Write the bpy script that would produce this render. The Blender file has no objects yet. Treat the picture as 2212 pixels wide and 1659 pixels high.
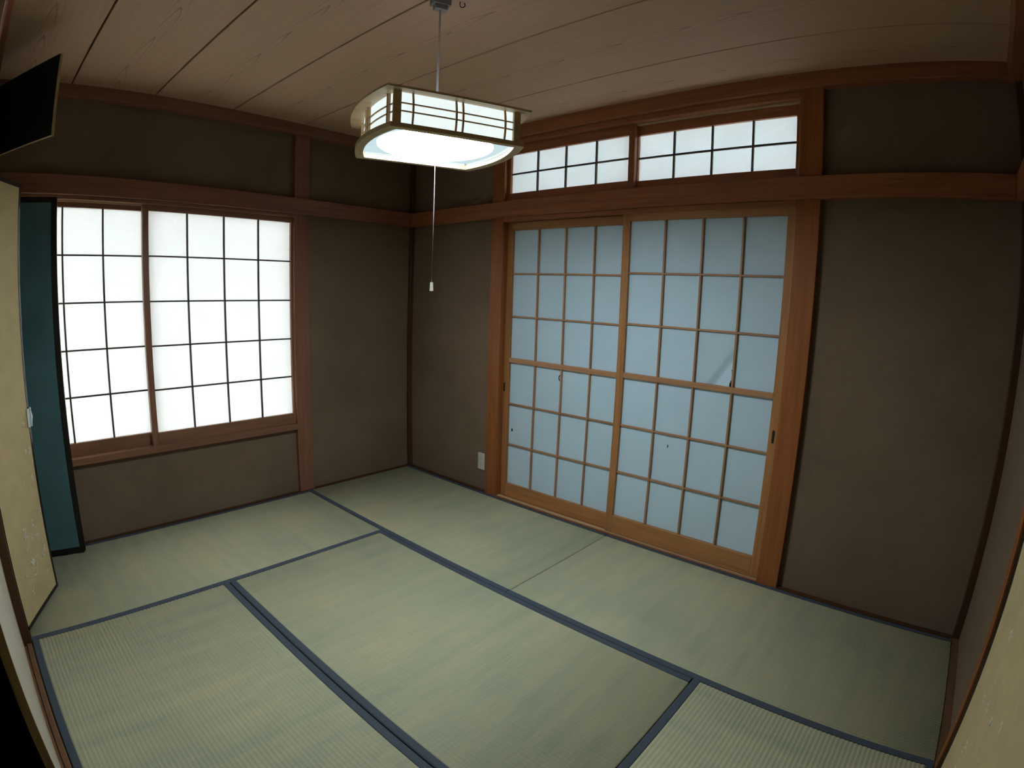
import bpy, bmesh, math, random
from mathutils import Vector, Matrix
random.seed(7)
SC = bpy.context.scene
COL = SC.collection

# ------------------------------------------------------------------ camera (wide phone lens with barrel distortion)
CAM_LOC = Vector((3.23697, -2.56948, 1.3132))
YAW, PITCH, ROLL = 0.713405, -0.160393, 0.032217
LENS = (0.0495026, 0.000641549, -8.50054e-05, 2.25745e-06)
fw = Vector((-math.sin(YAW) * math.cos(PITCH), math.cos(YAW) * math.cos(PITCH), math.sin(PITCH)))
rt = fw.cross(Vector((0, 0, 1))).normalized()
up = rt.cross(fw)
c, s = math.cos(ROLL), math.sin(ROLL)
rt, up = c * rt + s * up, -s * rt + c * up
cam = bpy.data.cameras.new('camera')
cam_ob = bpy.data.objects.new('camera', cam)
COL.objects.link(cam_ob)
m = Matrix((rt, up, -fw)).transposed().to_4x4()
m.translation = CAM_LOC
cam_ob.matrix_world = m
cam.type = 'PANO'
cam.sensor_fit = 'HORIZONTAL'
cam.sensor_width, cam.sensor_height = 36.0, 27.0
cam.clip_start = 0.01
cy = cam if hasattr(cam, 'panorama_type') else cam.cycles
cy.panorama_type = 'FISHEYE_LENS_POLYNOMIAL'
cy.fisheye_fov = math.pi
cy.fisheye_polynomial_k0 = 0.0
cy.fisheye_polynomial_k1 = -LENS[0]
cy.fisheye_polynomial_k2 = -LENS[1]
cy.fisheye_polynomial_k3 = -LENS[2]
cy.fisheye_polynomial_k4 = -LENS[3]
SC.camera = cam_ob

# ------------------------------------------------------------------ overcast daylight, exposure
world = bpy.data.worlds.new('world')
SC.world = world
world.use_nodes = True
wn = world.node_tree.nodes
bg = wn['Background']
bg.inputs['Color'].default_value = (0.80, 0.97, 1.08, 1)
bg.inputs['Strength'].default_value = 23.0
SC.view_settings.view_transform = 'Standard'
SC.view_settings.look = 'None'
SC.view_settings.exposure = 0.0
SC.view_settings.gamma = 1.0
SC.view_settings.use_curve_mapping = False
LAMP_STRENGTH = 47.0
SHADE_STRENGTH = 1.08
cyc = SC.cycles
cyc.use_light_tree = False
cyc.max_bounces = 6
cyc.diffuse_bounces = 4
cyc.adaptive_threshold = 0.03
cyc.glossy_bounces = 2
cyc.transmission_bounces = 5
cyc.caustics_reflective = False
cyc.caustics_refractive = False


# ------------------------------------------------------------------ materials
def new_mat(name):
    mt = bpy.data.materials.new(name)
    mt.use_nodes = True
    nt = mt.node_tree
    nt.nodes.clear()
    out = nt.nodes.new('ShaderNodeOutputMaterial')
    return mt, nt, out


def N(nt, typ, **kw):
    n = nt.nodes.new(typ)
    for k, v in kw.items():
        if k.startswith('i_'):
            n.inputs[k[2:].replace('_', ' ')].default_value = v
        else:
            setattr(n, k, v)
    return n


def math_node(nt, op, a, b=None, c=None):
    n = nt.nodes.new('ShaderNodeMath')
    n.operation = op
    for i, v in enumerate((a, b, c)):
        if v is None:
            continue
        if isinstance(v, (int, float)):
            n.inputs[i].default_value = v
        else:
            nt.links.new(v, n.inputs[i])
    return n.outputs[0]


def mapping(nt, scale, loc=None):
    tc = N(nt, 'ShaderNodeTexCoord')
    oi = N(nt, 'ShaderNodeObjectInfo')
    mp = N(nt, 'ShaderNodeMapping')
    mp.inputs['Scale'].default_value = scale
    nt.links.new(tc.outputs['Object'], mp.inputs['Vector'])
    ofs = N(nt, 'ShaderNodeVectorMath', operation='SCALE')
    ofs.inputs[0].default_value = (37.0, 53.0, 71.0)
    nt.links.new(oi.outputs['Random'], ofs.inputs['Scale'])
    add = N(nt, 'ShaderNodeVectorMath', operation='ADD')
    nt.links.new(mp.outputs[0], add.inputs[0])
    nt.links.new(ofs.outputs[0], add.inputs[1])
    return add.outputs[0], tc, oi


def ramp(nt, fac, stops):
    r = N(nt, 'ShaderNodeValToRGB')
    el = r.color_ramp.elements
    while len(el) < len(stops):
        el.new(0.5)
    for e, (p, col) in zip(el, stops):
        e.position = p
        e.color = (*col, 1)
    nt.links.new(fac, r.inputs[0])
    return r.outputs[0]


def principled(nt, out, rough=0.5, spec=0.3):
    b = N(nt, 'ShaderNodeBsdfPrincipled')
    b.inputs['Roughness'].default_value = rough
    b.inputs['Specular IOR Level'].default_value = spec
    nt.links.new(b.outputs[0], out.inputs['Surface'])
    return b


def bump(nt, b, height, strength, dist=0.001):
    bp = N(nt, 'ShaderNodeBump')
    bp.inputs['Strength'].default_value = strength
    bp.inputs['Distance'].default_value = dist
    nt.links.new(height, bp.inputs['Height'])
    nt.links.new(bp.outputs[0], b.inputs['Normal'])


def scale_col(col, k):
    return tuple(x * k for x in col)


WOODS = {}


def wood(tone, axis):
    key = (tone, axis)
    if key in WOODS:
        return WOODS[key]
    base = {'post': (0.310, 0.105, 0.032), 'rail': (0.360, 0.135, 0.060), 'door': (0.400, 0.185, 0.070), 'dark': (0.085, 0.035, 0.016),
            'window': (0.260, 0.125, 0.075), 'pale': (0.56, 0.42, 0.26), 'tan': (0.46, 0.31, 0.15), 'kumiko': (0.42, 0.22, 0.115), 'muntin': (0.060, 0.044, 0.036), 'aged': (0.17, 0.085, 0.042), 'russet': (0.27, 0.12, 0.075)}[tone]  # last tone: duller, redder wood along the window wall
    mt, nt, out = new_mat('wood_%s_%s' % (tone, axis))
    sc = {'x': (2.2, 55, 55), 'y': (55, 2.2, 55), 'z': (55, 55, 2.2)}[axis]
    vec, tc, oi = mapping(nt, sc)
    n1 = N(nt, 'ShaderNodeTexNoise', i_Scale=1.0, i_Detail=4.0, i_Roughness=0.6, i_Distortion=0.4)
    nt.links.new(vec, n1.inputs['Vector'])
    n2 = N(nt, 'ShaderNodeTexNoise', i_Scale=4.5, i_Detail=2.0)
    nt.links.new(vec, n2.inputs['Vector'])
    mix = math_node(nt, 'ADD', math_node(nt, 'MULTIPLY', n1.outputs[0], 0.75), math_node(nt, 'MULTIPLY', n2.outputs[0], 0.25))
    colr = ramp(nt, mix, [(0.30, scale_col(base, 0.72)), (0.50, base), (0.72, scale_col(base, 1.25))])
    hv = N(nt, 'ShaderNodeHueSaturation')
    nt.links.new(colr, hv.inputs['Color'])
    nt.links.new(math_node(nt, 'ADD', math_node(nt, 'MULTIPLY', oi.outputs['Random'], 0.16), 0.92), hv.inputs['Value'])
    b = principled(nt, out, 0.42, 0.35)
    nt.links.new(hv.outputs[0], b.inputs['Base Color'])
    bump(nt, b, mix, 0.25, 0.0006)
    WOODS[key] = mt
    return mt


def plain(name, col, rough=0.5, spec=0.3, metal=0.0, var=0.0, scale=8.0):
    mt, nt, out = new_mat(name)
    b = principled(nt, out, rough, spec)
    b.inputs['Metallic'].default_value = metal
    vec, tc, oi = mapping(nt, (scale,) * 3)
    n1 = N(nt, 'ShaderNodeTexNoise', i_Scale=1.0, i_Detail=3.0)
    nt.links.new(vec, n1.inputs['Vector'])
    colr = ramp(nt, n1.outputs[0], [(0.3, scale_col(col, 1 - var)), (0.7, scale_col(col, 1 + var))])
    nt.links.new(colr, b.inputs['Base Color'])
    return mt


def plaster_mat():
    mt, nt, out = new_mat('sand_plaster')
    b = principled(nt, out, 0.9, 0.15)
    vec, tc, oi = mapping(nt, (1, 1, 1))
    big = N(nt, 'ShaderNodeTexNoise', i_Scale=1.7, i_Detail=5.0, i_Roughness=0.6)
    fine = N(nt, 'ShaderNodeTexNoise', i_Scale=420.0, i_Detail=2.0)
    streak = N(nt, 'ShaderNodeTexNoise', i_Scale=9.0, i_Detail=4.0, i_Distortion=1.2)
    for n in (big, fine, streak):
        nt.links.new(vec, n.inputs['Vector'])
    f = math_node(nt, 'ADD', math_node(nt, 'MULTIPLY', big.outputs[0], 0.55), math_node(nt, 'MULTIPLY', fine.outputs[0], 0.30))
    f = math_node(nt, 'ADD', f, math_node(nt, 'MULTIPLY', streak.outputs[0], 0.15))
    colr = ramp(nt, f, [(0.32, (0.160, 0.112, 0.076)), (0.5, (0.205, 0.146, 0.100)), (0.70, (0.250, 0.182, 0.127))])
    nt.links.new(colr, b.inputs['Base Color'])
    bump(nt, b, fine.outputs[0], 0.5, 0.0012)
    return mt


def tatami_mat_material(name='woven_rush', k=1.0):
    mt, nt, out = new_mat(name)
    b = principled(nt, out, 0.62, 0.25)
    tc = N(nt, 'ShaderNodeTexCoord')
    oi = N(nt, 'ShaderNodeObjectInfo')

    def nz(scale, size, detail=2.0):
        mp = N(nt, 'ShaderNodeMapping')
        mp.inputs['Scale'].default_value = scale
        nt.links.new(tc.outputs['Object'], mp.inputs['Vector'])
        ofs = N(nt, 'ShaderNodeVectorMath', operation='SCALE')
        ofs.inputs[0].default_value = (31.0, 47.0, 0.0)
        nt.links.new(oi.outputs['Random'], ofs.inputs['Scale'])
        ad = N(nt, 'ShaderNodeVectorMath', operation='ADD')
        nt.links.new(mp.outputs[0], ad.inputs[0])
        nt.links.new(ofs.outputs[0], ad.inputs[1])
        n = N(nt, 'ShaderNodeTexNoise', i_Scale=size, i_Detail=detail)
        nt.links.new(ad.outputs[0], n.inputs['Vector'])
        return n.outputs[0]
    rush = nz((420.0, 9.0, 1.0), 1.0, 2.0)       # single rush stems run across the width
    streak = nz((16.0, 1.6, 1.0), 1.0, 3.0)
    blotch = nz((2.2, 2.2, 1.0), 1.0, 4.0)
    f = math_node(nt, 'ADD', math_node(nt, 'MULTIPLY', streak, 0.5), math_node(nt, 'MULTIPLY', blotch, 0.5))
    colr = ramp(nt, f, [(0.34, (0.332, 0.368, 0.252)), (0.50, (0.400, 0.415, 0.282)), (0.66, (0.458, 0.444, 0.288))])
    hv = N(nt, 'ShaderNodeHueSaturation')
    nt.links.new(colr, hv.inputs['Color'])
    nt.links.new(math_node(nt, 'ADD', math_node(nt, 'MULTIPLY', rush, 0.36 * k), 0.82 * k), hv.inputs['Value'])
    nt.links.new(hv.outputs[0], b.inputs['Base Color'])
    bump(nt, b, rush, 0.35, 0.0006)
    return mt


def ceiling_board_material():
    mt, nt, out = new_mat('grained_ceiling_board')
    b = principled(nt, out, 0.55, 0.2)
    tc = N(nt, 'ShaderNodeTexCoord')
    oi = N(nt, 'ShaderNodeObjectInfo')
    sx = N(nt, 'ShaderNodeSeparateXYZ')
    nt.links.new(tc.outputs['Object'], sx.inputs[0])
    x = math_node(nt, 'ADD', sx.outputs[0], math_node(nt, 'MULTIPLY', oi.outputs['Random'], 7.0))
    cmb = N(nt, 'ShaderNodeCombineXYZ')
    nt.links.new(math_node(nt, 'MULTIPLY', x, 1.3), cmb.inputs[0])
    nt.links.new(math_node(nt, 'MULTIPLY', sx.outputs[1], 3.0), cmb.inputs[1])
    wob = N(nt, 'ShaderNodeTexNoise', i_Scale=1.0, i_Detail=2.0)
    nt.links.new(cmb.outputs[0], wob.inputs['Vector'])
    # y wanders slowly along the board
    yy = math_node(nt, 'ADD', sx.outputs[1], math_node(nt, 'MULTIPLY', math_node(nt, 'SUBTRACT', wob.outputs[0], 0.5), 0.10))
    ab = math_node(nt, 'ABSOLUTE', yy)
    leg = math_node(nt, 'MULTIPLY', math_node(nt, 'POWER', ab, 1.6), 105.0)
    v = math_node(nt, 'ADD', math_node(nt, 'ADD', x, leg), math_node(nt, 'MULTIPLY', wob.outputs[0], 0.5))
    fr = math_node(nt, 'FRACT', math_node(nt, 'MULTIPLY', v, 3.4))
    line = N(nt, 'ShaderNodeMapRange', interpolation_type='SMOOTHSTEP')
    line.inputs['From Min'].default_value = 0.80
    line.inputs['From Max'].default_value = 0.99
    nt.links.new(fr, line.inputs['Value'])
    msk = N(nt, 'ShaderNodeMapRange', interpolation_type='SMOOTHSTEP')
    msk.inputs['From Min'].default_value = 0.055
    msk.inputs['From Max'].default_value = 0.010
    nt.links.new(ab, msk.inputs['Value'])
    arc = math_node(nt, 'MULTIPLY', line.outputs[0], msk.outputs[0])
    mp = N(nt, 'ShaderNodeMapping')
    mp.inputs['Scale'].default_value = (3.0, 170.0, 1.0)
    nt.links.new(tc.outputs['Object'], mp.inputs['Vector'])
    gr = N(nt, 'ShaderNodeTexNoise', i_Scale=1.0, i_Detail=3.0)
    nt.links.new(mp.outputs[0], gr.inputs['Vector'])
    base = ramp(nt, gr.outputs[0], [(0.3, (0.57, 0.365, 0.238)), (0.55, (0.63, 0.412, 0.272)), (0.75, (0.67, 0.445, 0.298))])
    mx = N(nt, 'ShaderNodeMix', data_type='RGBA')
    nt.links.new(math_node(nt, 'MULTIPLY', arc, 0.55), mx.inputs['Factor'])
    nt.links.new(base, mx.inputs['A'])
    mx.inputs['B'].default_value = (0.17, 0.095, 0.05, 1)
    nt.links.new(mx.outputs['Result'], b.inputs['Base Color'])
    return mt


def paper_mat(name, refl, trans, wrinkle=0.15):
    mt, nt, out = new_mat(name)
    vec, tc, oi = mapping(nt, (1, 1, 1))
    n1 = N(nt, 'ShaderNodeTexNoise', i_Scale=90.0, i_Detail=4.0, i_Roughness=0.7)
    n2 = N(nt, 'ShaderNodeTexNoise', i_Scale=4.0, i_Detail=2.0)
    nt.links.new(vec, n1.inputs['Vector'])
    nt.links.new(vec, n2.inputs['Vector'])
    f = math_node(nt, 'ADD', math_node(nt, 'MULTIPLY', n1.outputs[0], 0.5), math_node(nt, 'MULTIPLY', n2.outputs[0], 0.5))
    d = N(nt, 'ShaderNodeBsdfDiffuse')
    t = N(nt, 'ShaderNodeBsdfTranslucent')
    nt.links.new(ramp(nt, f, [(0.3, scale_col(refl, 0.95)), (0.7, scale_col(refl, 1.04))]), d.inputs[0])
    nt.links.new(ramp(nt, f, [(0.3, scale_col(trans, 0.95)), (0.7, scale_col(trans, 1.04))]), t.inputs[0])
    bp = N(nt, 'ShaderNodeBump')
    bp.inputs['Strength'].default_value = wrinkle
    bp.inputs['Distance'].default_value = 0.01
    nt.links.new(n2.outputs[0], bp.inputs['Height'])
    nt.links.new(bp.outputs[0], d.inputs['Normal'])
    ad = N(nt, 'ShaderNodeAddShader')
    nt.links.new(d.outputs[0], ad.inputs[0])
    nt.links.new(t.outputs[0], ad.inputs[1])
    nt.links.new(ad.outputs[0], out.inputs['Surface'])
    return mt


def emit_mat(name, col, strength, var=0.03):
    mt, nt, out = new_mat(name)
    vec, tc, oi = mapping(nt, (30, 30, 30))
    n1 = N(nt, 'ShaderNodeTexNoise', i_Scale=1.0, i_Detail=3.0)
    nt.links.new(vec, n1.inputs['Vector'])
    e = N(nt, 'ShaderNodeEmission', i_Strength=strength)
    nt.links.new(ramp(nt, n1.outputs[0], [(0.3, scale_col(col, 1 - var)), (0.7, scale_col(col, 1 + var))]), e.inputs['Color'])
    nt.links.new(e.outputs[0], out.inputs['Surface'])
    return mt


M_PLASTER = plaster_mat()
M_RUSH = tatami_mat_material()
M_RUSH_SHEEN = tatami_mat_material('rush_sheen_tint', 1.22)  # paler tint painted in place of the directional sheen of the weave
M_BOARD = ceiling_board_material()
M_CLOTH = plain('border_cloth', (0.068, 0.088, 0.115), 0.75, 0.2, var=0.12, scale=300.0)
M_CORE = plain('straw_core', (0.30, 0.24, 0.13), 0.9, 0.1, var=0.2, scale=60.0)
M_PAPER = paper_mat('window_paper', (0.50, 0.53, 0.54), (0.262, 0.243, 0.228))
M_TPAPER = paper_mat('transom_paper', (0.55, 0.60, 0.62), (0.26, 0.25, 0.24))
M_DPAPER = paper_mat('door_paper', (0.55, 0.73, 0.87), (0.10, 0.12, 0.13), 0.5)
M_FUSUMA = plain('yellow_fusuma_paper', (0.59, 0.475, 0.27), 0.85, 0.1, var=0.06, scale=14.0)
M_PALE = plain('pale_fusuma_paper', (0.56, 0.52, 0.43), 0.85, 0.1, var=0.05, scale=12.0)
M_FLOWER = plain('silver_print', (0.80, 0.76, 0.68), 0.6, 0.3, var=0.1, scale=40.0)
M_LACQUER = plain('black_lacquer', (0.012, 0.010, 0.009), 0.35, 0.4, var=0.2, scale=20.0)
M_TEAL = plain('dark_teal_backing', (0.09, 0.188, 0.215), 0.85, 0.15, var=0.15, scale=6.0)
M_DARKBOARD = plain('dark_blue_board', (0.035, 0.048, 0.062), 0.7, 0.2, var=0.15, scale=6.0)
M_METAL = plain('pewter', (0.52, 0.58, 0.58), 0.4, 0.5, metal=0.4, var=0.1, scale=60.0)
M_BLACK = plain('black_iron', (0.012, 0.011, 0.010), 0.5, 0.4, var=0.1)
M_SUB = plain('subfloor_wood', (0.10, 0.07, 0.045), 0.9, 0.1, var=0.2)
M_HALL = plain('dark_hall_floor', (0.035, 0.014, 0.008), 0.4, 0.3, var=0.2)
M_HALLWALL = plain('hall_wall', (0.28, 0.22, 0.15), 0.9, 0.1, var=0.05)
M_PLASTIC = plain('ivory_plastic', (0.62, 0.60, 0.52), 0.4, 0.4, var=0.02)
M_SOCKET = plain('socket_slot', (0.10, 0.09, 0.07), 0.5, 0.3)
M_CORD = plain('white_cord', (0.85, 0.85, 0.88), 0.5, 0.3)
M_STRING = plain('grey_string', (0.34, 0.34, 0.36), 0.6, 0.2)
M_BOX = plain('grey_plastic', (0.30, 0.30, 0.29), 0.5, 0.3)
M_WHITE = plain('white_reflector', (0.72, 0.78, 0.80), 0.5, 0.3)
M_TUBE = emit_mat('lit_diffuser', (0.90, 0.985, 1.0), LAMP_STRENGTH, 0.01)
M_ACRYL = emit_mat('lit_acrylic', (0.62, 0.80, 0.84), 0.95, 0.05)
M_TOPLIT = emit_mat('top_cover_ceiling_glow', (0.80, 0.90, 1.0), 0.8, 0.02)  # glow added on the cover to brighten the ceiling
M_SHADE = emit_mat('lit_shade_paper', (0.80, 0.90, 0.88), SHADE_STRENGTH)
M_LIGHT_BLOCK = plain('brown_light_block', (0.05, 0.045, 0.04), 0.6, 0.3, var=0.1)  # for the added panels that block daylight behind the shoji
M_CONCRETE = plain('outside_concrete', (0.35, 0.35, 0.34), 0.9, 0.1, var=0.1, scale=2.0)


# ------------------------------------------------------------------ object helpers
def tag(o, label=None, cat=None, group=None, kind=None):
    for k, v in (('label', label), ('category', cat), ('group', group), ('kind', kind)):
        if v:
            o[k] = v
    return o


def thing(name, loc, label, cat, group=None, kind=None, rotz=0.0):
    o = bpy.data.objects.new(name, None)
    o.empty_display_size = 0.1
    COL.objects.link(o)
    o.location = loc
    o.rotation_euler = (0, 0, rotz)
    return tag(o, label, cat, group, kind)


def link_mesh(name, me, parent=None, loc=(0, 0, 0)):
    o = bpy.data.objects.new(name, me)
    COL.objects.link(o)
    o.parent = parent
    o.location = loc
    return o


BOXES = {}


def box_mesh(dims, mat, bev):
    key = (tuple(round(v, 5) for v in dims), mat.name, bev)
    if key in BOXES:
        return BOXES[key]
    bm = bmesh.new()
    bmesh.ops.create_cube(bm, size=1.0)
    bmesh.ops.scale(bm, vec=dims, verts=bm.verts)
    if bev:
        bmesh.ops.bevel(bm, geom=list(bm.edges), offset=bev, segments=1, affect='EDGES', profile=0.5)
    me = bpy.data.meshes.new('box')
    bm.to_mesh(me)
    bm.free()
    me.materials.append(mat)
    BOXES[key] = me
    return me


def box(name, x, y, z, mat, parent=None, bev=0.0, frame=None):
    """an axis-aligned box given by its x, y, z ranges in the parent's frame (world when the parent stands unrotated)"""
    dims = (x[1] - x[0], y[1] - y[0], z[1] - z[0])
    ctr = Vector(((x[0] + x[1]) / 2, (y[0] + y[1]) / 2, (z[0] + z[1]) / 2))
    if bev:
        bev = min(bev, 0.3 * min(dims))
    o = link_mesh(name, box_mesh(dims, mat, bev), parent)
    if parent is not None and frame is None:
        p, off = parent, Vector((0, 0, 0))
        while p is not None:
            off += p.location
            p = p.parent
        ctr = ctr - off
    o.location = ctr
    return o


def boxes(name, ranges, mat, parent=None):
    """several boxes that are one body, in world coordinates"""
    bm = bmesh.new()
    for x, y, z in ranges:
        g = bmesh.ops.create_cube(bm, size=1.0)['verts']
        bmesh.ops.scale(bm, vec=(x[1] - x[0], y[1] - y[0], z[1] - z[0]), verts=g)
        bmesh.ops.translate(bm, vec=((x[0] + x[1]) / 2, (y[0] + y[1]) / 2, (z[0] + z[1]) / 2), verts=g)
    me = bpy.data.meshes.new(name)
    bm.to_mesh(me)
    bm.free()
    me.materials.append(mat)
    return link_mesh(name, me, parent)


def from_bm(name, bm, mat, parent=None, smooth=False):
    me = bpy.data.meshes.new(name)
    bmesh.ops.recalc_face_normals(bm, faces=bm.faces)
    bm.to_mesh(me)
    bm.free()
    me.materials.append(mat)
    if smooth:
        for p in me.polygons:
            p.use_smooth = True
    return link_mesh(name, me, parent)


def tube(name, pts, rad, mat, parent=None, seg=8):
    bm = bmesh.new()
    rings = []
    pts = [Vector(p) for p in pts]
    for i, p in enumerate(pts):
        d = (pts[min(i + 1, len(pts) - 1)] - pts[max(i - 1, 0)]).normalized()
        a = d.orthogonal().normalized() if i == 0 else (rings_a - d * rings_a.dot(d)).normalized()
        rings_a = a
        b = d.cross(a)
        rings.append([bm.verts.new(p + rad * (math.cos(2 * math.pi * k / seg) * a + math.sin(2 * math.pi * k / seg) * b)) for k in range(seg)])
    for r0, r1 in zip(rings, rings[1:]):
        for k in range(seg):
            bm.faces.new((r0[k], r0[(k + 1) % seg], r1[(k + 1) % seg], r1[k]))
    bm.faces.new(rings[0])
    bm.faces.new(rings[-1])
    return from_bm(name, bm, mat, parent, True)


TRIM = [0]


def trim(x, y, z, mat, label, cat='trim', bev=0.002):
    TRIM[0] += 1
    return tag(box('trim_%d' % TRIM[0], x, y, z, mat, None, bev), label, cat, None, 'structure')


# ------------------------------------------------------------------ room measures
X1, XM, X2, XR = 0.859, 1.769, 2.6715, 3.517
Y1, Y2, YF = -0.874, -1.756, -2.617
ZC = 2.338
NB, NT = 1.786, 1.883                              # nageshi rail bottom and top

# ------------------------------------------------------------------ setting: floor, walls, ceiling
tag(box('floor', (-0.13, 3.65), (-2.72, 0.13), (-0.10, -0.056), M_SUB), 'wooden subfloor hidden under the tatami mats', 'floor', None, 'structure')
tag(boxes('wall_left', [((-0.13, -0.03), (-0.824, 0.13), (-0.056, 2.42)),
                        ((-0.13, -0.03), (-2.72, -0.824), (-0.056, 0.432)),
                        ((-0.13, -0.03), (-2.72, -0.824), (1.786, 2.42)),
                        ((-0.13, -0.03), (-2.72, -2.615), (0.432, 1.786))], M_PLASTER),
    'olive brown sand-plastered wall around the brightly lit paper window', 'wall', None, 'structure')
tag(boxes('wall_back', [((-0.03, 0.803), (0.03, 0.13), (-0.056, 2.42)),
                        ((2.721, 3.65), (0.03, 0.13), (-0.056, 2.42)),
                        ((0.803, 2.721), (0.03, 0.13), (2.262, 2.42))], M_PLASTER),
    'dark brown sand-plastered wall that holds the tall shoji doors', 'wall', None, 'structure')
tag(boxes('wall_right', [((3.547, 3.65), (-0.86, 0.03), (-0.056, 2.42)),
                         ((3.547, 3.65), (-2.72, -0.86), (1.786, 2.42)),
                         ((3.62, 3.65), (-2.72, -0.86), (-0.056, 1.786))], M_PLASTER),  # last box: unseen backing added to stop daylight leaking past the sliding panels
    'brown plastered wall ending at a post beside the flower-printed sliding panel', 'wall', None, 'structure')
tag(boxes('wall_front', [((0.875, 3.65), (-2.74, -2.647), (1.786, 2.42)),
                         ((3.50, 3.65), (-2.74, -2.66), (-0.056, 1.786)),
                         ((-0.13, 0.875), (-2.74, -2.647), (2.262, 2.42)),
                         ((0.0, 0.80), (-2.74, -2.647), (1.786, 1.900))], M_PLASTER),
    'plastered wall above the closet and the open sliding doorway', 'wall', None, 'structure')

ceil = thing('ceiling', (1.76, -1.3, 2.36), 'pale brown wooden board ceiling with dark grooves', 'ceiling', None, 'structure')
box('ceiling_backing', (-0.13, 3.65), (-2.74, 0.13), (2.355, 2.42), wood('dark', 'x'), ceil)
GROOVES = [0.03, -0.3815, -0.8854, -1.3316, -1.7704, -2.2055, -2.647]
for a, b in zip(GROOVES, GROOVES[1:]):
    box('board', (-0.03, 3.547), (b + 0.004, a - 0.004), (ZC, 2.356), M_BOARD, ceil, 0.0015)

# ------------------------------------------------------------------ posts, rails, mouldings
trim((-0.03, 0.0), (0.0, 0.03), (-0.02, 2.28), wood('dark', 'z'), 'slim dark corner post between the window wall and the shoji wall', 'post')
trim((-0.10, 0.0), (-0.9275, -0.824), (-0.02, 2.28), wood('russet', 'z'), 'reddish brown post between the paper window and the plain plaster', 'post')
trim((0.803, 0.900), (0.0, 0.12), (-0.02, 2.28), wood('post', 'z'), 'orange brown post beside the shoji doors and the power outlet', 'post')
trim((2.620, 2.721), (0.0, 0.12), (-0.02, 2.28), wood('post', 'z'), 'wide orange brown post between the shoji doors and the dark plaster', 'post')
trim((3.517, 3.547), (0.0, 0.03), (-0.02, 2.28), wood('dark', 'z'), 'slim dark corner post next to the wall of the flower-printed panel', 'post')
trim((3.517, 3.60), (-0.905, -0.86), (-0.02, 2.28), wood('post', 'z'), 'brown post against the black edge of the flower-printed sliding panel', 'post')
trim((0.800, 0.875), (-2.72, YF), (-0.02, 2.28), wood('dark', 'z'), 'dark brown post the flower-printed closet door hangs on', 'post')

trim((-0.03, 0.025), (-2.647, 0.03), (NB, NT), wood('russet', 'y'), 'horizontal wooden rail above the brightly lit paper window', 'rail')
trim((0.025, 3.492), (-0.025, 0.03), (NB, NT), wood('rail', 'x'), 'horizontal wooden rail between the shoji doors and the transom', 'rail')
trim((3.492, 3.547), (-2.647, 0.03), (NB, NT), wood('rail', 'y'), 'horizontal wooden rail above the flower-printed sliding panel', 'rail')
trim((0.025, 3.492), (-2.660, -2.594), (NB, NT), wood('rail', 'x'), 'horizontal wooden rail above the closet doors', 'rail')
trim((-0.03, 0.03), (-2.647, 0.03), (2.272, 2.340), wood('russet', 'y'), 'ceiling moulding above the paper window wall', 'moulding')
trim((0.03, 3.487), (-0.03, 0.03), (2.268, 2.340), wood('rail', 'x'), 'ceiling moulding above the shoji wall transom', 'moulding')
trim((3.487, 3.547), (-2.647, 0.03), (2.268, 2.340), wood('rail', 'y'), 'ceiling moulding above the flower-printed panel wall', 'moulding')
trim((0.03, 3.487), (-2.660, -2.587), (2.268, 2.340), wood('rail', 'x'), 'ceiling moulding above the closet', 'moulding')

# window frame: head and sill
trim((-0.11, 0.0), (-2.615, -0.9275), (1.766, NB), wood('window', 'y'), 'grooved head rail over the paper window', 'rail')
trim((-0.12, 0.008), (-2.615, -0.9275), (0.428, 0.466), wood('window', 'y'), 'wooden sill below the paper window', 'sill')
trim((-0.05, -0.022), (-2.615, -0.9275), (0.420, 0.428), wood('dark', 'y'), 'thin dark strip under the window sill', 'trim')
# shoji door frame: head, threshold, track tape
trim((0.900, 2.620), (0.0, 0.12), (1.762, NB), wood('rail', 'x'), 'grooved head rail over the shoji doors', 'rail')
trim((0.900, 2.620), (0.002, 0.12), (-0.05, 0.003), wood('post', 'x'), 'worn wooden threshold under the shoji doors', 'threshold')
trim((0.902, 2.618), (0.010, 0.034), (0.003, 0.0065), wood('pale', 'x'), 'pale sliding strip in the threshold of the shoji doors', 'track', 0.0)
# transom frame
trim((0.900, 2.620), (0.0, 0.12), (2.236, 2.268), wood('rail', 'x'), 'head rail over the shoji transom', 'rail')
trim((0.900, 2.620), (0.012, 0.12), (NT, 1.896), wood('rail', 'x'), 'sill rail under the shoji transom', 'rail')
trim((1.785, 2.619), (0.040, 0.0605), (2.229, 2.2355), wood('pale', 'x'), 'pale strip added as the bright lip above the transom panel set behind its mate', 'track', 0.0)  # pale wood painted in for the bright lower edge of the head rail
trim((-0.0545, -0.040), (-2.60, -1.81), (1.7595, 1.7655), wood('pale', 'y'), 'pale strip added as the light-catching edge of the window panel by the closet', 'track', 0.0)  # pale colour imitates the rail edge catching light
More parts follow.
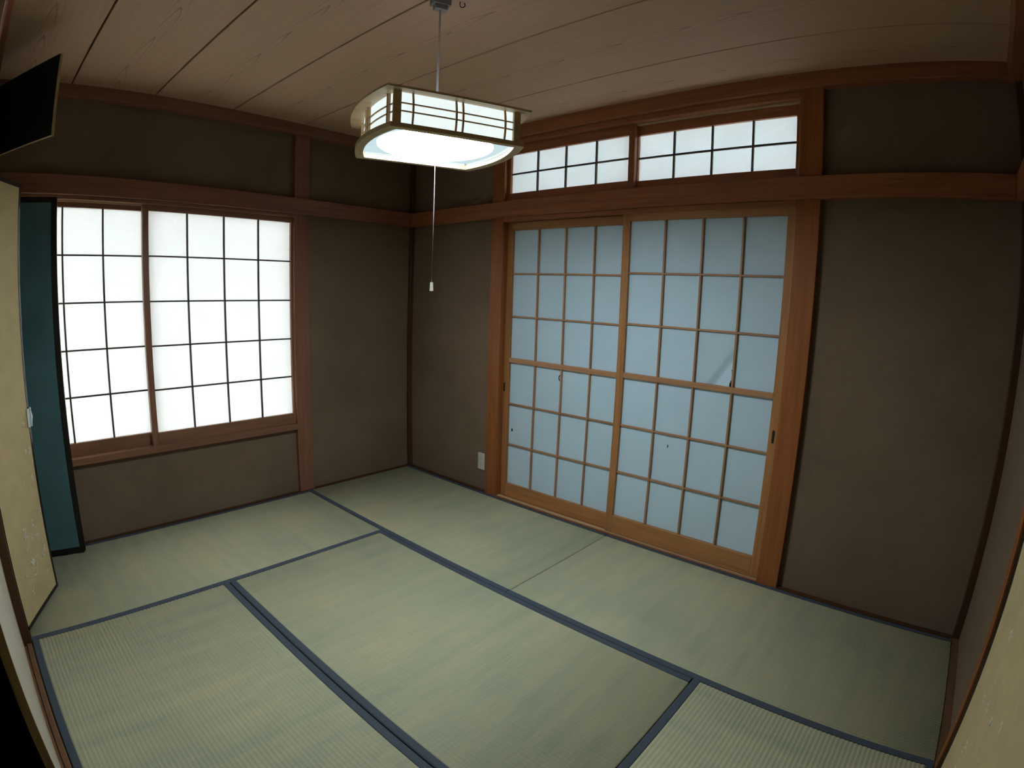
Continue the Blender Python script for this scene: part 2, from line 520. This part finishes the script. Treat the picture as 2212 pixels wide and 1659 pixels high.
# strips between mats and plaster
trim((-0.03, 0.0), (-2.617, 0.0), (-0.05, 0.002), wood('dark', 'y'), 'thin dark floor strip along the window wall', 'baseboard', 0.0)
trim((0.0, 0.803), (0.0, 0.03), (-0.05, 0.002), wood('dark', 'x'), 'thin dark floor strip below the power outlet', 'baseboard', 0.0)
trim((2.721, 3.517), (0.0, 0.03), (-0.05, 0.002), wood('dark', 'x'), 'thin dark floor strip along the plaster past the shoji doors', 'baseboard', 0.0)
trim((3.517, 3.547), (-0.86, 0.0), (-0.05, 0.004), wood('aged', 'y'), 'brown floor strip at the foot of the narrow plaster wall', 'baseboard', 0.0)
trim((3.520, 3.60), (-2.617, -0.925), (-0.05, 0.002), wood('aged', 'y'), 'threshold under the flower-printed sliding panel', 'threshold')
trim((0.875, 3.517), (-2.640, -2.6185), (-0.05, -0.001), wood('aged', 'x'), 'reddish wooden threshold edge beside the nearest tatami border', 'threshold')
trim((0.875, 3.517), (-2.74, -2.640), (-0.05, -0.008), wood('aged', 'x'), 'grooved threshold under the open pale sliding door', 'threshold')


# ------------------------------------------------------------------ shoji panels
def lattice(name, label, cat, plane, front, a, z, paper_a, paper_z, cols, rows, tone, paper, mw, depth=0.030, mid=None, midw=0.028, pull=None, skip=(), ax='x', dz=0.0):
    """one sliding lattice panel. ax: the horizontal axis it runs along; front: coordinate of its room face; sign: outward direction"""
    sgn = 1 if ax == 'x' else -1

    def rng(u0, u1, w0, w1, z0, z1):
        wr = tuple(sorted((front + sgn * w0, front + sgn * w1)))
        return ((u0, u1), wr, (z0 + dz, z1 + dz)) if ax == 'x' else (wr, (u0, u1), (z0 + dz, z1 + dz))
    lo, hi = a
    ctr = (lo + hi) / 2
    t = thing(name, (ctr, front, z[0]) if ax == 'x' else (front, ctr, z[0]), label, cat, None, 'structure')
    p0, p1 = paper_a
    hz = ax
    box('stile', *rng(lo, p0, 0, depth, z[0], z[1]), wood(tone, 'z'), t, 0.0015)
    box('stile', *rng(p1, hi, 0, depth, z[0], z[1]), wood(tone, 'z'), t, 0.0015)
    box('rail', *rng(p0, p1, 0, depth, z[0], paper_z[0]), wood(tone, hz), t, 0.0015)
    box('rail', *rng(p0, p1, 0, depth, paper_z[1], z[1]), wood(tone, hz), t, 0.0015)
    kt = 'kumiko' if tone == 'door' else 'muntin'  # window muntins coloured near black to look backlit
    us = [p0 + (p1 - p0) * k / cols for k in range(cols + 1)]
    zs = [paper_z[0]] + list(rows) + [paper_z[1]]
    for u in us[1:-1]:
        if mid is None:
            box('muntin', *rng(u - mw / 2, u + mw / 2, 0.004, 0.018, paper_z[0], paper_z[1]), wood(kt, 'z'), t, 0.001)
        else:
            box('muntin', *rng(u - mw / 2, u + mw / 2, 0.004, 0.018, paper_z[0], mid - midw / 2), wood(kt, 'z'), t, 0.001)
            box('muntin', *rng(u - mw / 2, u + mw / 2, 0.004, 0.018, mid + midw / 2, paper_z[1]), wood(kt, 'z'), t, 0.001)
    for r in rows:
        if mid is not None and abs(r - mid) < 1e-6:
            box('rail', *rng(p0, p1, 0.001, 0.022, r - midw / 2, r + midw / 2), wood(kt, hz), t, 0.0015)
        else:
            box('muntin', *rng(p0, p1, 0.006, 0.018, r - mw / 2, r + mw / 2), wood(kt, hz), t, 0.001)
    for i in range(cols):
        for j in range(len(zs) - 1):
            if (i, j) in skip:
                continue
            box('paper_pane', *rng(us[i], us[i + 1], 0.0185, 0.0192, zs[j], zs[j + 1]), paper, t)
    if pull:
        u, zc, h = pull
        bm = bmesh.new()
        n = 16
        vs = []
        for k in range(n):
            an = 2 * math.pi * k / n
            dv, dh = math.sin(an), math.cos(an)
            vs.append((0.0055 * dh, 0.0055 * dv + (h / 2 - 0.0055) * (1 if dv >= 0 else -1)))
        pt = (lambda q, w: (u + q[0], front + sgn * w, zc + q[1])) if ax == 'x' else (lambda q, w: (front + sgn * w, u + q[0], zc + q[1]))
        f1 = [bm.verts.new(Vector(pt(q, -0.0012)) - t.location) for q in vs]
        f2 = [bm.verts.new(Vector(pt(q, 0.004)) - t.location) for q in vs]
        bm.faces.new(f1)
        for k in range(n):
            bm.faces.new((f1[k], f1[(k + 1) % n], f2[(k + 1) % n], f2[k]))
        from_bm('finger_pull', bm, M_BLACK, t)
    return t, us, zs, rng


WROWS = [0.771, 1.012, 1.2535, 1.495]
lattice('window_1', 'paper lattice window panel beside the reddish post, overlapping its mate', 'window', 'x', -0.020, (-1.808, -0.912), (0.464, 1.772),
        (-1.776, -0.941), (0.533, 1.734), 4, WROWS, 'window', M_PAPER, 0.0085, pull=(-0.921, 0.966, 0.055), ax='y')
lattice('window_2', 'paper lattice window panel partly hidden by the open closet door', 'window', 'x', -0.056, (-2.635, -1.770), (0.464, 1.768),
        (-2.607, -1.798), (0.533, 1.734), 4, WROWS, 'window', M_PAPER, 0.0085, ax='y')
DROWS = [0.3654, 0.631, 0.9045, 1.1783, 1.4463]
HOLE_L = {(0, 1): ('dot', 0.962, 0.455), (1, 2): ('tear', 1.310, 0.842)}
dl = lattice('door_1', 'shoji sliding door beside the power outlet, set behind its mate', 'sliding door', 'y', 0.050, (0.895, 1.775), (0.008, 1.766),
             (0.940, 1.735), (0.100, 1.717), 4, DROWS, 'door', M_DPAPER, 0.0095, mid=0.9045, pull=(0.908, 0.727, 0.055),
             skip=((0, 1), (1, 2)), dz=-0.006)
dr = lattice('door_2', 'shoji sliding door with torn wrinkled paper beside the wide post', 'sliding door', 'y', 0.015, (1.735, 2.628), (0.004, 1.766),
             (1.778, 2.580), (0.108, 1.717), 4, DROWS, 'door', M_DPAPER, 0.0095, mid=0.9045, pull=(2.602, 0.722, 0.062),
             skip=((2, 3), (1, 1)), dz=0.005)
lattice('window_3', 'paper transom panel near the hanging lamp above the shoji doors', 'window', 'y', 0.030, (0.893, 1.781), (1.890, 2.2365),
        (0.923, 1.745), (1.940, 2.1806), 4, [2.060], 'rail', M_TPAPER, 0.009)
lattice('window_4', 'paper transom panel next to the dark upper plaster, set behind its mate', 'window', 'y', 0.062, (1.745, 2.628), (1.890, 2.2365),
        (1.785, 2.592), (1.940, 2.1806), 4, [2.060], 'rail', M_TPAPER, 0.009)


def damaged_pane(panel, i, j, keep, push, label):
    """a paper pane as a fine sheet with cells missing (holes) and parts pushed out of plane (wrinkles)"""
    t, us, zs, rng = panel
    xr, yr, zr = rng(us[i], us[i + 1], 0.0188, 0.0188, zs[j], zs[j + 1])
    nx, nz = 60, 80
    bm = bmesh.new()
    g = [[bm.verts.new(Vector((xr[0] + (xr[1] - xr[0]) * a / nx, yr[0] + push(a / nx, b / nz), zr[0] + (zr[1] - zr[0]) * b / nz)) - t.location)
          for b in range(nz + 1)] for a in range(nx + 1)]
    for a in range(nx):
        for b in range(nz):
            cx, cz = xr[0] + (xr[1] - xr[0]) * (a + 0.5) / nx, zr[0] + (zr[1] - zr[0]) * (b + 0.5) / nz
            if keep(cx, cz, (a + 0.5) / nx, (b + 0.5) / nz):
                bm.faces.new((g[a][b], g[a + 1][b], g[a + 1][b + 1], g[a][b + 1]))
    o = from_bm('paper_pane', bm, M_DPAPER, t, True)
    o['label'] = label


damaged_pane(dl, 0, 1, lambda x, z, a, b: not ((x - 0.966) / 0.006) ** 2 + ((z - 0.455) / 0.010) ** 2 < 1, lambda a, b: 0.0, 'paper pane with a small dark hole')
damaged_pane(dl, 1, 2, lambda x, z, a, b: not (((x - 1.325) / 0.014) ** 2 + ((z - 0.832) / 0.020) ** 2 < 1 and ((x - 1.331) / 0.014) ** 2 + ((z - 0.832) / 0.018) ** 2 > 0.75),
             lambda a, b: 0.0, 'paper pane with a small curved tear')
damaged_pane(dr, 1, 1, lambda x, z, a, b: not ((x - 2.064) / 0.0032) ** 2 + ((z - 0.57) / 0.009) ** 2 < 1, lambda a, b: 0.002 * math.sin(9 * a + 4 * b), 'paper pane with a short slit')


def wrinkle(a, b):
    """a diagonal fold: the loose lower corner first sinks back, then curls towards the room"""
    t = max(0.0, (a - 0.22) - 0.95 * b)
    q = t / 0.26
    d = 0.0104 * q * q * (3 - 2 * q) if t < 0.26 else 0.0104 - 0.075 * (t - 0.26) ** 1.15
    return max(-0.011, d)


damaged_pane(dr, 2, 3, lambda x, z, a, b: not (a > 0.955 - 0.05 * max(0, 0.25 - b) - 0.016 * math.sin(22 * b) and b < 0.42 - 1.2 * (1 - a)),
             wrinkle, 'loose wrinkled paper pane torn along its edge')

# ------------------------------------------------------------------ unseen things added outside the openings to block, shade and bounce daylight
og = thing('added_shutters', (1.76, 0.22, 0.0), 'unseen dark shutters added behind the shoji doors to keep daylight out', 'light_block', None, 'structure')
box('outer_frame', (0.70, 0.78), (0.20, 0.24), (-0.05, 1.90), M_BOX, og)
box('outer_frame', (2.76, 2.84), (0.20, 0.24), (-0.05, 1.90), M_BOX, og)
box('outer_frame', (0.70, 2.84), (0.08, 0.24), (1.785, 1.88), M_BOX, og)
box('blocking_panel', (0.78, 1.77), (0.215, 0.221), (-0.05, 1.80), M_LIGHT_BLOCK, og)  # added panels block daylight so the paper holes look dark
box('blocking_panel', (1.77, 2.76), (0.225, 0.231), (-0.05, 1.80), M_LIGHT_BLOCK, og)
box('jamb', (0.74, 0.803), (0.12, 0.22), (-0.05, 1.80), wood('dark', 'z'), og)
box('jamb', (2.721, 2.78), (0.12, 0.22), (-0.05, 1.80), wood('dark', 'z'), og)
box('outer_sill', (0.74, 2.78), (0.06, 0.24), (-0.10, -0.045), wood('dark', 'x'), og)
tag(box('ground', (-9, 12), (-9, 9), (-0.62, -0.58), M_CONCRETE), 'concrete yard outside the house', 'ground', None, 'structure')
tag(box('shade_roof', (-0.85, 4.2), (-4.6, 0.95), (2.50, 2.60), M_SUB), 'unseen eaves added above the walls to shade the window paper', 'shade_roof', None, 'structure')  # unseen overhang added to darken the top of the window

# ------------------------------------------------------------------ tatami mats
def tatami(label, ctr, length, width, rotz, rush=None):
    t = thing('tatami_mat', (ctr[0], ctr[1], -0.055), label, 'tatami mat', 'tatami mats covering the floor', None, rotz)
    L, W, H = length - 0.004, width - 0.003, 0.055
    hw = 0.0285                                                    # cloth border on both long sides
    bm = bmesh.new()
    n = int(round((W - 2 * hw) / 0.0152))
    prof = []
    sub = 4
    for k in range(n * sub + 1):
        y = -W / 2 + hw + (W - 2 * hw) * k / (n * sub)
        prof.append((y, H - 0.0023 + 0.0023 * abs(math.sin(math.pi * k / sub)) ** 0.7))
    xs = [-L / 2, -L / 2 + 0.003, L / 2 - 0.003, L / 2]
    dz = [0.004, 0, 0, 0.004]
    rows = [[bm.verts.new((x, y, z - d)) for y, z in prof] for x, d in zip(xs, dz)]
    for r0, r1 in zip(rows, rows[1:]):
        for k in range(len(prof) - 1):
            bm.faces.new((r0[k], r1[k], r1[k + 1], r0[k + 1]))
    o = from_bm('rush_surface', bm, rush or M_RUSH, t, True)
    box('straw_core', (-L / 2, L / 2), (-W / 2, W / 2), (0.0, H - 0.006), M_CORE, t, frame='local')
    for sg in (-1, 1):
        y0, y1 = sorted((sg * (W / 2 - hw), sg * W / 2))
        b = bmesh.new()
        yo, yi = sg * W / 2, sg * (W / 2 - hw)
        pr = [(yo, 0.004), (yo, H - 0.004), (yo - sg * 0.0015, H - 0.0012), (yo - sg * 0.005, H + 0.0006), (yi + sg * 0.002, H + 0.0006), (yi, H - 0.001)]
        ra = [b.verts.new((-L / 2 - 0.0004, *q)) for q in pr]
        rb = [b.verts.new((L / 2 + 0.0004, *q)) for q in pr]
        for k in range(len(pr) - 1):
            b.faces.new((ra[k], rb[k], rb[k + 1], ra[k + 1]))
        b.faces.new(ra)
        b.faces.new(rb)
        from_bm('border', b, M_CLOTH, t)
    return t


def mat_at(label, x, y, along, rush=None):
    c = ((x[0] + x[1]) / 2, (y[0] + y[1]) / 2)
    if along == 'x':
        return tatami(label, c, x[1] - x[0], y[1] - y[0], 0.0, rush)
    return tatami(label, c, y[1] - y[0], x[1] - x[0], math.pi / 2, rush)


mat_at('tatami mat in the room corner below the power outlet', (0.0, XM), (Y1, 0.0), 'x')
mat_at('tatami mat along the torn shoji door and the dark plaster wall', (XM, XR), (Y1, 0.0), 'x')
mat_at('tatami mat along the wall under the paper window', (0.0, X1), (YF, Y1), 'y')
mat_at('tatami mat in the middle of the floor below the hanging lamp', (X1, X2), (Y2, Y1), 'x')
mat_at('tatami mat along the threshold of the pale sliding door', (X1, X2), (YF, Y2), 'x')
mat_at('tatami mat along the wall of the flower-printed sliding panel', (X2, XR), (YF, Y1), 'y', M_RUSH_SHEEN)


# ------------------------------------------------------------------ hanging lamp
LX, LY, LZ = 1.765, -1.308, 1.797
ANG = math.radians(69.5)
U = Vector((math.cos(ANG), math.sin(ANG), 0))           # along the straight sides
V = Vector((-math.sin(ANG), math.cos(ANG), 0))
lamp = thing('pendant_lamp', (LX, LY, LZ), 'square hanging lamp with lit paper sides and wooden lattice', 'lamp', None, None, ANG)
HS = 0.208                                              # half side of the box
BOW = 0.040                                             # the two bowed sides swell outward


def bowed_outline(hs, bow, n=12):
    pts = [(-hs, -hs), (hs, -hs)]
    pts += [(hs + bow * (1 - (2 * k / n - 1) ** 2), -hs + 2 * hs * k / n) for k in range(1, n)]
    pts += [(hs, hs), (-hs, hs)]
    pts += [(-hs - bow * (1 - (2 * k / n - 1) ** 2), hs - 2 * hs * k / n) for k in range(1, n)]
    return pts


def ring_frame(name, hs_out, bow_out, hs_in, bow_in, z0, z1, mat):
    bm = bmesh.new()
    po, pi = bowed_outline(hs_out, bow_out), bowed_outline(hs_in, bow_in)
    vs = [[bm.verts.new((x, y, z)) for x, y in p] for p, z in ((po, z0), (po, z1), (pi, z1), (pi, z0))]
    n = len(po)
    for a in range(4):
        r0, r1 = vs[a], vs[(a + 1) % 4]
        for k in range(n):
            bm.faces.new((r0[k], r0[(k + 1) % n], r1[(k + 1) % n], r1[k]))
    return from_bm(name, bm, mat, lamp)


H = 0.112
WL = wood('pale', 'x')
ring_frame('bottom_frame', HS + 0.014, BOW, HS - 0.010, BOW - 0.004, 0.0, 0.014, WL)
ring_frame('top_plate', HS + 0.030, BOW, HS - 0.030, BOW - 0.01, H, H + 0.007, WL)
bm = bmesh.new()
bm.faces.new([bm.verts.new((x, y, H + 0.004)) for x, y in bowed_outline(HS - 0.029, BOW - 0.01)])
from_bm('top_cover', bm, M_TOPLIT, lamp)


def local_box(name, x, y, z, mat, bev=0.001):
    return box(name, x, y, z, mat, lamp, bev, 'local')


for sx in (-1, 1):
    for sy in (-1, 1):
        xa = sorted((sx * (HS - 0.020), sx * (HS + 0.004)))
        ya = sorted((sy * (HS - 0.006), sy * (HS + 0.006)))
        local_box('corner_post', tuple(xa), tuple(ya), (0.014, H), WL)
# straight sides (normals +-V)
for sy in (-1, 1):
    y = sy * (HS - 0.006)
    local_box('shade_paper', (-HS + 0.012, HS - 0.012), tuple(sorted((y, y - sy * 0.001))), (0.012, H), M_SHADE, 0)
    for fx in (-0.80, -0.06, 0.06, 0.84):
        cx = fx * (HS - 0.02)
        bm = bmesh.new()
        rows = []
        for k in range(9):
            q = k / 8
            yb = sy * (HS - 0.004 + 0.007 * (1 - (2 * q - 1) ** 2))
            zz = 0.012 + (H - 0.012) * q
            rows.append([bm.verts.new((cx + dx, yb + sy * dy, zz)) for dx, dy in ((-0.0026, -0.003), (0.0026, -0.003), (0.0026, 0.003), (-0.0026, 0.003))])
        for r0, r1 in zip(rows, rows[1:]):
            for k in range(4):
                bm.faces.new((r0[k], r0[(k + 1) % 4], r1[(k + 1) % 4], r1[k]))
        bm.faces.new(rows[0])
        bm.faces.new(rows[-1])
        from_bm('lattice_bar', bm, wood('tan', 'z'), lamp)
    for z in (0.055, 0.079):
        local_box('lattice_bar', (-HS + 0.01, HS - 0.01), tuple(sorted((sy * (HS - 0.006), sy * (HS - 0.001)))), (z - 0.0018, z + 0.0018), wood('tan', 'x'), 0)
# bowed sides (normals +-U)
for sx in (-1, 1):
    def arc(z0, z1, off, thick, name, mat, y0=-0.93, y1=0.93, n=14):
        bm = bmesh.new()
        rows = []
        for k in range(n + 1):
            q = y0 + (y1 - y0) * k / n
            xb = sx * (HS - 0.012 + (BOW - 0.006) * (1 - q * q) + off)
            rows.append([bm.verts.new((xb + dx * sx, q * HS, z)) for dx, z in ((0, z0), (thick, z0), (thick, z1), (0, z1))])
        for r0, r1 in zip(rows, rows[1:]):
            for k in range(4):
                bm.faces.new((r0[k], r0[(k + 1) % 4], r1[(k + 1) % 4], r1[k]))
        bm.faces.new(rows[0])
        bm.faces.new(rows[-1])
        from_bm(name, bm, mat, lamp)
    arc(0.012, H, 0.0, 0.001, 'shade_paper', M_SHADE)
    for z in (0.055, 0.079):
        arc(z - 0.0018, z + 0.0018, 0.001, 0.004, 'lattice_bar', wood('tan', 'y'))
    for q in (-0.80, -0.07, 0.07, 0.80):
        arc(0.012, H, 0.001, 0.010, 'lattice_bar', wood('tan', 'z'), q - 0.013, q + 0.013, 1)
# lit acrylic plate inside the bottom frame, with a much brighter round dome
n = 48
bm = bmesh.new()
bm.faces.new([bm.verts.new((x, y, 0.022)) for x, y in bowed_outline(HS - 0.009, BOW - 0.004)])
from_bm('acrylic_plate', bm, M_ACRYL, lamp)
bm = bmesh.new()
prof = [(0.199, 0.0215), (0.196, 0.016), (0.180, 0.010), (0.12, 0.006), (0.06, 0.004)]
rings = [[bm.verts.new((r * math.cos(2 * math.pi * k / n), r * math.sin(2 * math.pi * k / n), z)) for k in range(n)] for r, z in prof]
for r0, r1 in zip(rings, rings[1:]):
    for k in range(n):
        bm.faces.new((r0[k], r0[(k + 1) % n], r1[(k + 1) % n], r1[k]))
bm.faces.new(rings[-1])
from_bm('round_diffuser', bm, M_TUBE, lamp, True)
# cord, rosette, pull string
tube('power_cord', [(0, 0, H), (0.0, 0, 0.30), (0, 0, 2.315 - LZ)], 0.0042, M_CORD, lamp)
bm = bmesh.new()
for sx_, w, z0, z1 in ((0, 0.032, 2.312 - LZ, ZC - LZ), (0, 0.022, 2.296 - LZ, 2.312 - LZ)):
    g = bmesh.ops.create_cube(bm, size=1.0)['verts']
    bmesh.ops.scale(bm, vec=(2 * w, 1.3 * w, z1 - z0), verts=g)
    bmesh.ops.translate(bm, vec=(0, 0, (z0 + z1) / 2), verts=g)
from_bm('ceiling_rosette', bm, M_BOX, lamp)
tube('pull_string', [(0.0, 0.0, 0.018), (0.001, 0.0, -0.2), (0, 0, -0.450)], 0.0007, M_STRING, lamp, 6)
bm = bmesh.new()
bmesh.ops.create_cone(bm, segments=12, radius1=0.0065, radius2=0.0050, depth=0.030, cap_ends=True)
bmesh.ops.translate(bm, vec=(0, 0, -0.464), verts=bm.verts)
from_bm('pull_knob', bm, M_PLASTIC, lamp, False)
hk = tube('ceiling_hook', [(0.024 + 0.0, 0, 0)] and [(0, 0, 0), (0, 0, -0.012)] + [(0.009 - 0.009 * math.cos(a), 0, -0.012 - 0.009 * math.sin(a)) for a in [k * math.pi / 7 for k in range(1, 10)]], 0.0018, M_BLACK)
hk.location = (1.800, -1.250, ZC)
hk.rotation_euler = (0, 0, math.radians(45))
tag(hk, 'small dark metal hook in the ceiling beside the lamp rosette', 'hook')

# ------------------------------------------------------------------ power outlet
out = thing('wall_outlet', (0.742, 0.03, 0.203), 'ivory power outlet plate low on the plaster beside the post', 'outlet')
box('cover_plate', (0.712, 0.771), (0.0225, 0.03), (0.144, 0.261), M_PLASTIC, out, 0.003)
ins = box('socket_insert', (0.727, 0.757), (0.0205, 0.0226), (0.164, 0.241), M_PLASTIC, out, 0.001)
for zc in (0.183, 0.222):
    for dx in (-0.006, 0.006):
        box('socket_slot', (0.742 + dx - 0.001, 0.742 + dx + 0.001), (0.0202, 0.0210), (zc - 0.006, zc + 0.006), M_SOCKET, ins)


# ------------------------------------------------------------------ flower print: small silver blossoms
def petals(bm, o, e1, e2, nrm, size, rnd):
    for k in range(5):
        if rnd.random() < 0.15:
            continue
        a = 2 * math.pi * k / 5 + rnd.random() * 0.5
        d1 = math.cos(a) * e1 + math.sin(a) * e2
        d2 = -math.sin(a) * e1 + math.cos(a) * e2
        q = [o + nrm * 0.0004 + d1 * (size * r) + d2 * (size * w) for r, w in ((0.15, 0), (0.55, 0.26), (0.95, 0.12), (0.95, -0.12), (0.55, -0.26))]
        bm.faces.new([bm.verts.new(v) for v in q])


def print_on(name, spots, org, e1, nrm, parent, off, seed):
    rnd = random.Random(seed)
    bm = bmesh.new()
    e2 = Vector((0, 0, 1))
    for a, z, sz in spots:
        petals(bm, org + e1 * a + e2 * z - off, e1, e2, nrm, sz, rnd)
    me = bpy.data.meshes.new(name)
    bm.to_mesh(me)
    bm.free()
    me.materials.append(M_FLOWER)
    o = link_mesh(name, me, parent)
    o['kind'] = 'stuff'
    return o


# ------------------------------------------------------------------ built-in closet with open hinged doors
clo = thing('built_in_closet', (0.42, -2.647, 0.0), 'built-in closet with hinged doors standing open beside the window', 'closet')
PLY = wood('tan', 'x')
boxes_c = [('back_board', (0.0, 0.80), (-3.46, -3.44), (-0.02, 2.30)), ('side_board', (-0.02, 0.0), (-3.46, -2.66), (-0.02, 2.30)),
           ('side_board', (0.80, 0.82), (-3.46, -2.72), (-0.02, 2.30)), ('shelf', (0.0, 0.80), (-3.44, -2.66), (0.82, 0.86)),
           ('shelf', (0.0, 0.80), (-3.44, -2.75), (1.82, 1.86)), ('base_board', (0.0, 0.80), (-3.44, -2.63), (-0.04, -0.005)),
           ('top_board', (0.0, 0.80), (-3.46, -2.75), (2.28, 2.30))]
for nm, x, y, z in boxes_c:
    box(nm, x, y, z, PLY, clo)


def hinged(name, hinge, free, z0, z1, thick, side, face_mat, back_mat, edge_mat, border, label, hinge_stile=True):
    """a hinged door in world coordinates; side=+1: its face looks to the left of hinge->free, seen from above"""
    h, f = Vector((*hinge, 0)), Vector((*free, 0))
    e = (f - h).normalized()
    w = (f - h).length
    nrm = Vector((-e.y, e.x, 0)) * side
    off = clo.location

    def slab(nm, a0, a1, b0, b1, d0, d1, mat, parent):
        bm = bmesh.new()
        v = [bm.verts.new(h + e * a + nrm * d + Vector((0, 0, b)) - off) for d in (d0, d1) for a, b in ((a0, b0), (a1, b0), (a1, b1), (a0, b1))]
        for q in ((0, 1, 2, 3), (4, 7, 6, 5), (0, 4, 5, 1), (1, 5, 6, 2), (2, 6, 7, 3), (3, 7, 4, 0)):
            bm.faces.new([v[i] for i in q])
        return from_bm(nm, bm, mat, parent)
    d = slab(name, border * 0.5, w - border * 0.5, z0 + border * 0.5, z1 - border * 0.5, -thick + 0.003, -0.003, edge_mat, clo)
    d['label'] = label
    if border > 0:
        s0 = border if hinge_stile else 0.0
        bars = [(w - border, w, z0, z1), (s0, w - border, z0, z0 + border), (s0, w - border, z1 - border, z1)]
        if hinge_stile:
            bars.append((0, border, z0, z1))
        for a0, a1, b0, b1 in bars:
            slab('door_frame', a0, a1, b0, b1, -thick, 0.0, edge_mat, d)
    bd = border if border > 0 else 0.0015
    slab('face_paper', bd if hinge_stile else 0.0, w - bd, z0 + bd, z1 - bd, -0.0031, -0.0018, face_mat, d)
    slab('back_panel', bd, w - bd, z0 + bd, z1 - bd, -thick + 0.0018, -thick + 0.0031, back_mat, d)
    return d, h, e, nrm, w, slab


yd, h, e, nrm, w, slab = hinged('door', (0.796, -2.612), (0.449, -2.437), 0.012, 1.758, 0.022, -1, M_FUSUMA, M_TEAL, M_LACQUER, 0.016, 'yellow flower-printed door swung open from the dark post', False)
# silver clip handle on the free edge
slab('handle', w - 0.030, w + 0.012, 0.755, 0.835, 0.0, 0.004, M_METAL, yd)
bm = bmesh.new()
tri = [(w - 0.004, 0.840), (w + 0.020, 0.795), (w - 0.004, 0.755)]
va = [bm.verts.new(h + e * a + nrm * 0.006 + Vector((0, 0, b)) - clo.location) for a, b in tri]
vb = [bm.verts.new(h + e * a - nrm * 0.010 + Vector((0, 0, b)) - clo.location) for a, b in tri]
bm.faces.new(va)
bm.faces.new(vb)
for k in range(3):
    bm.faces.new((va[k], va[(k + 1) % 3], vb[(k + 1) % 3], vb[k]))
from_bm('handle', bm, M_METAL, yd)
rnd = random.Random(3)
spots = []
for cz, ca, n_, sp in ((0.60, 0.30, 6, 0.05), (0.36, 0.26, 9, 0.06), (0.26, 0.20, 10, 0.06), (0.17, 0.14, 5, 0.05)):
    for k in range(n_):
        spots.append((min(w - 0.03, max(0.03, ca + rnd.gauss(0, sp))), max(0.05, cz + rnd.gauss(0, 0.055)), rnd.uniform(0.007, 0.020)))
print_on('flower_print', spots, h, e, nrm, yd, clo.location - nrm * -0.0018 - nrm * 0.0036 + nrm * 0.0018, 11)
hinged('door', (0.030, -2.612), (0.098, -2.245), 0.012, 1.758, 0.022, 1, M_FUSUMA, M_TEAL, M_LACQUER, 0.026, 'closet door swung open, dark teal inside in a black frame')
hinged('upper_door', (0.080, -2.620), (0.695, -2.330), 1.912, 2.245, 0.018, 1, M_FUSUMA, M_DARKBOARD, wood('tan', 'x'), 0.0, 'upper closet door swung open, dark inside with pale wooden edges')


# ------------------------------------------------------------------ sliding fusuma panels
def fusuma(name, label, ax, face, inward, a, z, mat, thick=0.022, border=0.018, flowers=None, edge=None):
    t = thing(name, ((a[0] + a[1]) / 2, face, z[0]) if ax == 'x' else (face, (a[0] + a[1]) / 2, z[0]), label, 'sliding door', None, 'structure')
    edge = edge or M_LACQUER

    def rg(u0, u1, w0, w1, z0, z1):
        wr = tuple(sorted((face - inward * w0, face - inward * w1)))
        return ((u0, u1), wr, (z0, z1)) if ax == 'x' else (wr, (u0, u1), (z0, z1))
    for u0, u1, z0, z1 in ((a[0], a[0] + border, z[0], z[1]), (a[1] - border, a[1], z[0], z[1]), (a[0] + border, a[1] - border, z[0], z[0] + border), (a[0] + border, a[1] - border, z[1] - border, z[1])):
        box('door_frame', *rg(u0, u1, 0, thick, z0, z1), edge, t, 0.001)
    pp = box('face_paper', *rg(a[0] + border, a[1] - border, 0.002, thick - 0.002, z[0] + border, z[1] - border), mat, t)
    if flowers:
        rnd = random.Random(flowers)
        spots = []
        for k in range(5):
            ca, cz = rnd.uniform(0.08, 0.82), rnd.uniform(0.15, 0.55)
            for j in range(5):
                spots.append((min(0.84, max(0.05, ca + rnd.gauss(0, 0.06))), max(0.06, cz + rnd.gauss(0, 0.06)), rnd.uniform(0.005, 0.020)))
        e1 = Vector((1, 0, 0)) if ax == 'x' else Vector((0, -1, 0))
        nv = Vector((0, inward, 0)) if ax == 'x' else Vector((inward, 0, 0))
        org = Vector((a[0], face - inward * 0.002, z[0])) if ax == 'x' else Vector((face - inward * 0.002, a[1], z[0]))
        o = print_on('flower_print', spots, org, e1, nv, t, t.location, flowers)
    return t


fusuma('door_3', 'yellow flower-printed sliding panel beside the narrow plaster wall', 'y', 3.525, -1, (-1.800, -0.906), (0.004, 1.782), M_FUSUMA, flowers=5, border=0.038)
fusuma('door_4', 'yellow flower-printed sliding panel set behind its mate next to the doorway', 'y', 3.552, -1, (-2.620, -1.770), (0.004, 1.782), M_FUSUMA, flowers=9, border=0.020)
pd = fusuma('door_5', 'plain pale sliding door pushed open against the closet post', 'x', -2.652, 1, (0.878, 1.945), (-0.006, 1.784), M_PALE, thick=0.024, border=0.004, edge=wood('tan', 'z'))

# ------------------------------------------------------------------ hall behind the doorway
tag(box('floor_hall', (0.82, 4.6), (-4.2, -2.74), (-0.06, -0.03), M_HALL), 'dark brown hall floor beyond the doorway', 'floor', None, 'structure')
tag(boxes('wall_hall', [((0.82, 4.6), (-4.25, -4.2), (-0.06, 2.42)), ((0.82, 0.87), (-4.2, -2.74), (-0.06, 2.42)), ((4.55, 4.6), (-4.2, -2.74), (-0.06, 2.42)),
                        ((3.62, 4.6), (-2.76, -2.72), (-0.06, 2.42))], M_HALLWALL), 'beige hall walls beyond the doorway', 'wall', None, 'structure')
tag(box('ceiling_hall', (0.82, 4.6), (-4.25, -2.72), (2.40, 2.45), M_HALLWALL), 'hall ceiling beyond the doorway', 'ceiling', None, 'structure')
